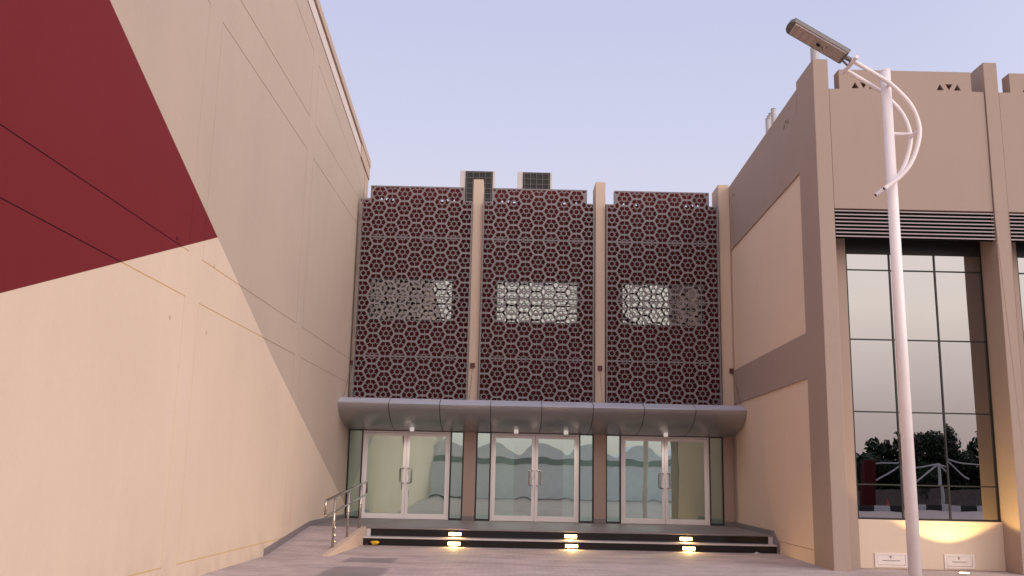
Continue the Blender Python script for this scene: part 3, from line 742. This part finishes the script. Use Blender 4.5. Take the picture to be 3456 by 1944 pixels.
sp_ = bpy.data.lights.new('uplight_beam', 'SPOT'); spo = bpy.data.objects.new('uplight_beam', sp_); COL.objects.link(spo)
sp_.energy = 140; sp_.color = (1.0, .70, .24); sp_.spot_size = math.radians(116); sp_.spot_blend = .12; sp_.shadow_soft_size = .05
spo.location = (7.60, 16.26, .04); spo.rotation_euler = (PI, 0, 0)

# ------------------------------------------------------------------ street lamp
T = empty('street_lamp', 'white solar street lamp with curved twin arms and tilted grey head', 'street lamp', (5.19, 12.5, 0))
def at(o): o.location = (-5.19, -12.5, 0); return o
b = MB(); b.tube([(5.198, 12.5, 0), (5.19, 12.5, 7.06)], .082, 32, r2=.066); at(b.build('pole', M['lamp_white'], T, smooth=True))
b = MB(); b.tube([(5.19, 12.5, 7.06), (5.19, 12.5, 7.075)], .068, 32); at(b.build('pole_cap', M['lamp_white'], T))
b = MB(); b.tube([(5.198, 12.5, 0), (5.198, 12.5, .02)], .19, 24); at(b.build('base_plate', M['lamp_white'], T))
armp = [(4.668, 7.149), (4.80, 7.07), (4.934, 6.985), (5.06, 6.905), (5.169, 6.829), (5.256, 6.75), (5.342, 6.656), (5.42, 6.561), (5.481, 6.451), (5.526, 6.324), (5.549, 6.197), (5.548, 6.11), (5.53, 6.01), (5.492, 5.881), (5.437, 5.745), (5.35, 5.60), (5.238, 5.478), (5.13, 5.39), (5.02, 5.31)]
def spl(p, n=4):
    out = []
    for i in range(len(p)-1):
        for k in range(n): out.append(cat(p[max(0, i-1)], p[i], p[i+1], p[min(len(p)-1, i+2)], k/n))
    return out + [p[-1]]
ap_ = spl(armp)
for yy in (12.35, 12.65):
    b = MB(); b.tube([(x, yy, z) for x, z in ap_], .030, 14); at(b.build('arm', M['lamp_white'], T, smooth=True))
    b = MB(); e0, e1 = ap_[-1], ap_[-2]; b.tube([(e0[0], yy, e0[1]), (e0[0]-.0015, yy, e0[1]-.001)], .022, 12); at(b.build('arm_opening', M['black'], T))
b = MB(); b.tube([(4.70, 12.22, 7.14), (4.70, 12.78, 7.14)], .026, 12)
b.tube([(5.19, 12.34, 6.82), (5.19, 12.66, 6.82)], .022, 10)
b.tube([(5.19, 12.5, 6.146), (5.52, 12.5, 6.146)], .024, 10); b.tube([(5.545, 12.34, 6.15), (5.545, 12.66, 6.15)], .022, 10)
b.tube([(5.19, 12.34, 5.44), (5.19, 12.66, 5.44)], .022, 10)
at(b.build('cross_brace', M['lamp_white'], T))
# head: long flat box, tilted 31 degrees
hd = Vector((4.66-3.92, 0, 7.28-7.735)).normalized(); hn = Vector((hd.z, 0, -hd.x)).normalized()   # hn points down-left (under side)
if hn.z > 0: hn = -hn
hc = Vector((3.905, 12.5, 7.742))
def hp(s, y, d): return tuple(hc + hd*s + Vector((0, y, 0)) + hn*d)
def hbox(b, s0, s1, y0, y1, d0, d1, mi=0): b.hexa([hp(s, y, d) for d in (d0, d1) for y in (y0, y1) for s in (s0, s1)], mi)
b = MB()
outl = [(.0, -.17), (-.035, -.10), (-.045, 0), (-.035, .10), (0, .17), (.02, .185), (.86, .185), (.88, .17), (.88, -.17), (.86, -.185), (.02, -.185)]
b.poly([hp(s, y, 0) for s, y in outl]); b.poly([hp(s, y, .05) for s, y in outl][::-1])
for i in range(len(outl)):
    a, c = outl[i], outl[(i+1) % len(outl)]; b.poly([hp(*a, 0), hp(*a, .05), hp(*c, .05), hp(*c, 0)])
head = at(b.build('lamp_head', M['lamp_dark'], T))
b = MB(); hbox(b, .055, .845, -.150, .150, .05, .064); b.build('underside_plate', M['lamp_head'], head, bevel=.004)
b = MB(); hbox(b, .045, .855, -.168, -.153, .05, .0675); hbox(b, .045, .058, -.153, .165, .05, .0675); b.build('trim', M['lamp_trim'], head)
b = MB()
for q in range(3): hbox(b, .12+q*.095, .185+q*.095, -.115, .12, .064, .068)
b.build('led_cover', M['lamp_panel'], head)
b = MB(); c0 = Vector(hp(.47, -.0, .064)); b.tube([c0, c0+hn*.016], .030, 18)
for (s, y) in ((.535, .01), (.585, -.04), (.56, .06)): c0 = Vector(hp(s, y, .064)); b.tube([c0, c0+hn*.006], .009, 8)
b.build('sensor', M['black'], head)
b = MB(); hbox(b, .0, .88, -.17, .17, -.014, -.001); b.build('solar_panel', M['black'], head)
b = MB(); b.tube([hp(.86, 0, .025), (4.73, 12.5, 7.215)], .035, 14); b.tube([hp(.86, .06, .05), (4.72, 12.56, 7.13)], .016, 10)
b.tube([(4.70, 12.5, 7.14), (4.745, 12.5, 7.24)], .03, 12); at(b.build('head_bracket', M['lamp_dark'], T))

# ------------------------------------------------------------------ handrail
T = empty('handrail', 'stainless steel handrail with three posts beside the ramp', 'handrail', (-2.98, 18.9, 0))
def hx_(y): return -2.915 + .055*(y-20.06)
def hq(y, z): return (hx_(y)+2.98, y-18.9, z)
def arc(pts, r=.05): return pts
b = MB(); top = [(17.06, .70), (17.045, .87), (17.06, .915), (17.10, .940), (17.3, .957)] + [(17.3+(20.55-17.3)*k/6, .957+(1.245-.957)*k/6) for k in range(1, 7)] + [(20.60, 1.24), (20.625, 1.20), (20.625, 1.03)]
b.tube([hq(*p) for p in top], .023, 14); b.build('top_rail', M['steel'], T, smooth=True)
b = MB(); b.tube([hq(17.06, .70), hq(17.075, .675), hq(17.12, .668)] + [hq(17.12+(20.55-17.12)*k/6, .668+(.985-.668)*k/6) for k in range(1, 7)] + [hq(20.61, .995), hq(20.625, 1.03)], .019, 12); b.build('lower_rail', M['steel'], T, smooth=True)
for (y, zb) in ((17.75, .085), (18.92, .20), (20.06, .315)):
    zt = .957+(1.245-.957)*(y-17.3)/3.25
    b = MB(); b.tube([hq(y, zb-.03), hq(y, zt-.02)], .024, 14); p = b.build('post', M['steel'], T, smooth=True)
    b = MB()
    b.tube([hq(y, zb-.03), hq(y, zb+.014)], .05, 18)
    b.build('base_flange', M['steel'], p)
    for q in range(4):
        b = MB(); b.tube([(hq(y, 0)[0]-.005, hq(y, 0)[1]-.01, zb+.13+q*.115), (hq(y, 0)[0]+.034, hq(y, 0)[1]-.022, zb+.13+q*.115)], .014, 10)
        b.build('cable_clamp', M['steel'], p)

# ------------------------------------------------------------------ litter
b = MB(); b.tube([(0, 0, .045), (.02, 0, .060), (.11, -.02, .062), (.13, -.02, .045)], .048, 12, r2=.03)
o = b.build('crumpled_cup', M['yellow'], smooth=True); o.location = (-2.62, 19.86, 0); tag(o, 'crumpled yellow cup at the foot of the ramp kerb', 'litter')
for v in o.data.vertices: v.co += Vector((random.uniform(-.008, .008), random.uniform(-.008, .008), random.uniform(-.008, .008)))
b = MB(); b.box(-.07, -.01, -.03, .03, 0, .03); o = b.build('plastic_wrapper', M['redbox']); o.location = (-2.69, 19.9, 0); tag(o, 'small dark red wrapper beside the yellow cup', 'litter')
for v in o.data.vertices: v.co += Vector((random.uniform(-.012, .012), random.uniform(-.012, .012), random.uniform(0, .012)))
b = MB()
for i in range(7):
    a = i/7*2*PI; x, y = .05*math.cos(a)*random.uniform(.7, 1.6), .03*math.sin(a)*random.uniform(.7, 1.4); x2, y2 = .05*math.cos(a+.9), .03*math.sin(a+.9)
    b.poly([(0, 0, .035), (x, y, .004), (x2, y2, .006)]); b.poly([(x, y, .004), (x*1.5, y*1.4, .02), (x2*1.3, y2*1.3, .002)])
o = b.build('crumpled_paper', M['paper']); o.location = (5.10, 19.88, 0); tag(o, 'scrap of white paper against the lower black riser', 'litter')

# ------------------------------------------------------------------ what stands behind the photographer (seen mirrored in the glass)
tent0 = None; ORD = ('first', 'second', 'third', 'fourth', 'fifth', 'sixth', 'seventh', 'eighth', 'ninth')
for i in range(9):
    x = -13.5 + i*3.2
    if tent0 is None:
        T = empty('fabric_tent', '', 'tent', (x, -20, 0), 'row of white tents mirrored in the doors')
        b = MB(); b.box(-1.6, 1.6, 0, 4, 0, 2.15); b.build('tent_wall', M['fabric'], T)
        b = MB(); b.box(-1.62, 1.62, -.06, 4.06, 2.16, 2.60); b.build('eave_trim', M['tent_trim'], T)
        outl = [(-1.6, 2.61)] + [(-1.6+3.2*k/16, 2.85+.85*(math.sin(PI*k/16)**1.6)) for k in range(17)] + [(1.6, 2.61)]
        b = MB(); b.prism(outl[::-1], -.05, 4.05); b.build('tent_roof', M['fabric'], T); tent0 = T
    else:
        T = copy_tree(tent0); T.location = (x, -20, 0)
    T.location.z = random.uniform(-.08, .12) if i else 0
    T['label'] = 'white scalloped tent mirrored in the doors, %s from the left building in its row' % ORD[i]
b = MB()
for i in range(30): b.box(12+i*1.0, 13.0+i*1.0, -24.3, -24, 0, .34, i % 2)
o = b.build('kerb', [M['kerb_white'], M['kerb_black']]); tag(o, 'black and white kerb mirrored in the tall window', 'kerb', kind='structure')
b = MB(); b.poly([(7, -33, .004), (60, -33, .004), (60, -24.3, .004), (7, -24.3, .004)]); o = b.build('road', M['asphalt']); tag(o, 'grey road mirrored in the tall window', 'road', kind='structure')
b = MB(); b.box(14, 60, -34.3, -34, 0, 1.1); o = b.build('boundary_wall', M['stone']); tag(o, 'stone boundary wall mirrored in the tall window', 'wall')
rnd = random.Random(5); b = MB()
for _ in range(24000):
    x = rnd.uniform(16, 56); hh = 4.4+.7*math.sin(x*.9)+.5*math.sin(x*2.3+1)+.3*math.sin(x*5.1); z = hh*rnd.random()**.8
    p = Vector((x, -39+rnd.uniform(-.8, .8), z)); a = Vector((rnd.gauss(0, 1), rnd.gauss(0, 1), rnd.gauss(0, 1))).normalized()*.22; c = a.cross(Vector((rnd.gauss(0, 1), rnd.gauss(0, 1), 1))).normalized()*.12
    b.poly([p-a, p+c, p+a, p-c])
o = b.build('hedge', M['leaf']); tag(o, 'dark mass of shrubs mirrored low in the tall window', 'hedge', kind='stuff')
o = MB().box(22.35, 23.15, -27.3, -26.7, 0, 3.0).build('painted_pillar', M['maroon'], bevel=.03); MBp = MB().box(22.15, 23.35, -27.4, -26.6, 0, .22).build('plinth', M['maroon'], o); tag(o, 'dark red square pillar mirrored in the tall window', 'pillar')
T = empty('rope_canopy', 'sagging white rope canopy on posts mirrored in the tall window', 'canopy', (27, -27, 0))
def sag(p, q, dz, n=10):
    p, q = Vector(p), Vector(q); return [p.lerp(q, k/n)-Vector((0, 0, dz*4*(k/n)*(1-k/n))) for k in range(n+1)]
for (p, q, dz) in (((-4, 0, 2.75), (-1.9, 0, 3.0), .05), ((-1.9, 0, 3.0), (.4, 0, 3.15), .22), ((.4, 0, 3.15), (3.2, 0, 2.65), .15), ((3.2, 0, 2.65), (6.5, 0, 3.0), .3), ((.4, 0, 3.15), (-1.9, 0, 1.3), .12), ((.4, 0, 3.15), (2.0, 0, 1.75), .12), ((-1.9, 0, 3.0), (-4, 0, 1.6), .1)):
    b = MB(); b.tube(sag(p, q, dz), .05, 6); b.build('rope', M['kerb_white'], T)
for (x, zt, rr) in ((-1.9, 3.05, .22), (.4, 3.2, .09), (-4, 2.8, .06), (3.2, 2.7, .07)):
    b = MB(); b.tube([(x, 0, 0), (x, 0, zt)], rr, 10); b.build('post', M['kerb_white'], T)
b = MB(); b.tube([(0, 0, .04), (0, 0, .75)], .2, 14, r2=.03); o = b.build('traffic_cone', M['cone']); b = MB(); b.box(-.25, .25, -.25, .25, 0, .04); b.build('cone_base', M['cone'], o)
o.location = (23.6, -26, 0); tag(o, 'small red traffic cone mirrored in the tall window', 'traffic cone')
T = empty('palm_tree', 'small palm mirrored above the dark red pillar in the tall window', 'palm tree', (25.1, -34.8, 0))
b = MB()
for k in range(46):
    a = k*2.399; el = .9-1.25*(k/46); L = 1.25; pr = Vector((0, 0, 3.3)); d = Vector((math.cos(a)*math.cos(el), math.sin(a)*math.cos(el), math.sin(el)))
    for q in range(7):
        nx = pr+d*L/7; d = (d+Vector((0, 0, -.16))).normalized(); sd_ = d.cross(Vector((0, 0, 1))).normalized()
        for sg in (-1, 1): b.poly([pr, nx, nx+sd_*sg*.26*(1-q/8)-Vector((0, 0, .08)), pr+sd_*sg*.03])
        pr = nx
b.build('fronds', M['leaf'], T); b = MB(); b.tube([(0, 0, 0), (0, 0, 3.35)], .2, 10); b.build('trunk', M['bark'], T)
def tree_mesh(h, r, n, seed):
    rnd = random.Random(seed); b = MB(); cl = [(rnd.gauss(0, r*.45), rnd.gauss(0, r*.45), h*.45+rnd.uniform(-.42, .40)*h, rnd.uniform(.5, .9)) for _ in range(40)]
    for _ in range(n):
        cx, cy_, cz, s = rnd.choice(cl); u = Vector((rnd.gauss(0, 1), rnd.gauss(0, 1), rnd.gauss(0, 1))).normalized()*s*r*.42*rnd.uniform(.5, 1.1)
        p = Vector((cx, cy_, cz))+u; a = Vector((rnd.gauss(0, 1), rnd.gauss(0, 1), rnd.gauss(0, 1)))  .normalized()*.11; c = a.cross(Vector((rnd.gauss(0, 1), rnd.gauss(0, 1), 1))).normalized()*.065
        b.poly([p-a, p+c, p+a, p-c])
    return b
protos = []
for s, (h, r) in enumerate(((6.0, 2.6), (5.0, 2.3))):
    T = empty('leafy_tree', '', 'tree', (0, 0, 0), 'trees mirrored in the tall window'); tree_mesh(h, r, 26000, 11+s).build('crown', M['leaf'], T)
    b = MB(); b.tube([(0, 0, 0), (.05, .03, h*.3), (.15, .05, h*.6)], .16, 10, r2=.06)
    for k in range(5): a = k*1.3; b.tube([(.1, .04, h*.38), (.1+math.cos(a)*r*.5, math.sin(a)*r*.5, h*(.58+.04*k))], .06, 8, r2=.02)
    b.build('trunk', M['bark'], T, smooth=True); protos.append(T)
spots = [(30.5, -36, .98, 0), (36.2, -35.4, .70, 0), (34.8, -36.5, .80, 1), (38.5, -36, .86, 0), (27.6, -36.5, .70, 1), (42, -37, 1.0, 1), (24.8, -36, .50, 0), (22, -37, .6, 0)]
used = [False, False]
for q_, (x, y, s, k) in enumerate(sorted(spots)):
    T = copy_tree(protos[k]) if used[k] else protos[k]; used[k] = True
    T.location = (x, y, 0); T.scale = (s*1.2, s, s); T.rotation_euler.z = x
    T['label'] = 'leafy dark tree mirrored in the tall window, %s from the left of its row' % ORD[q_]
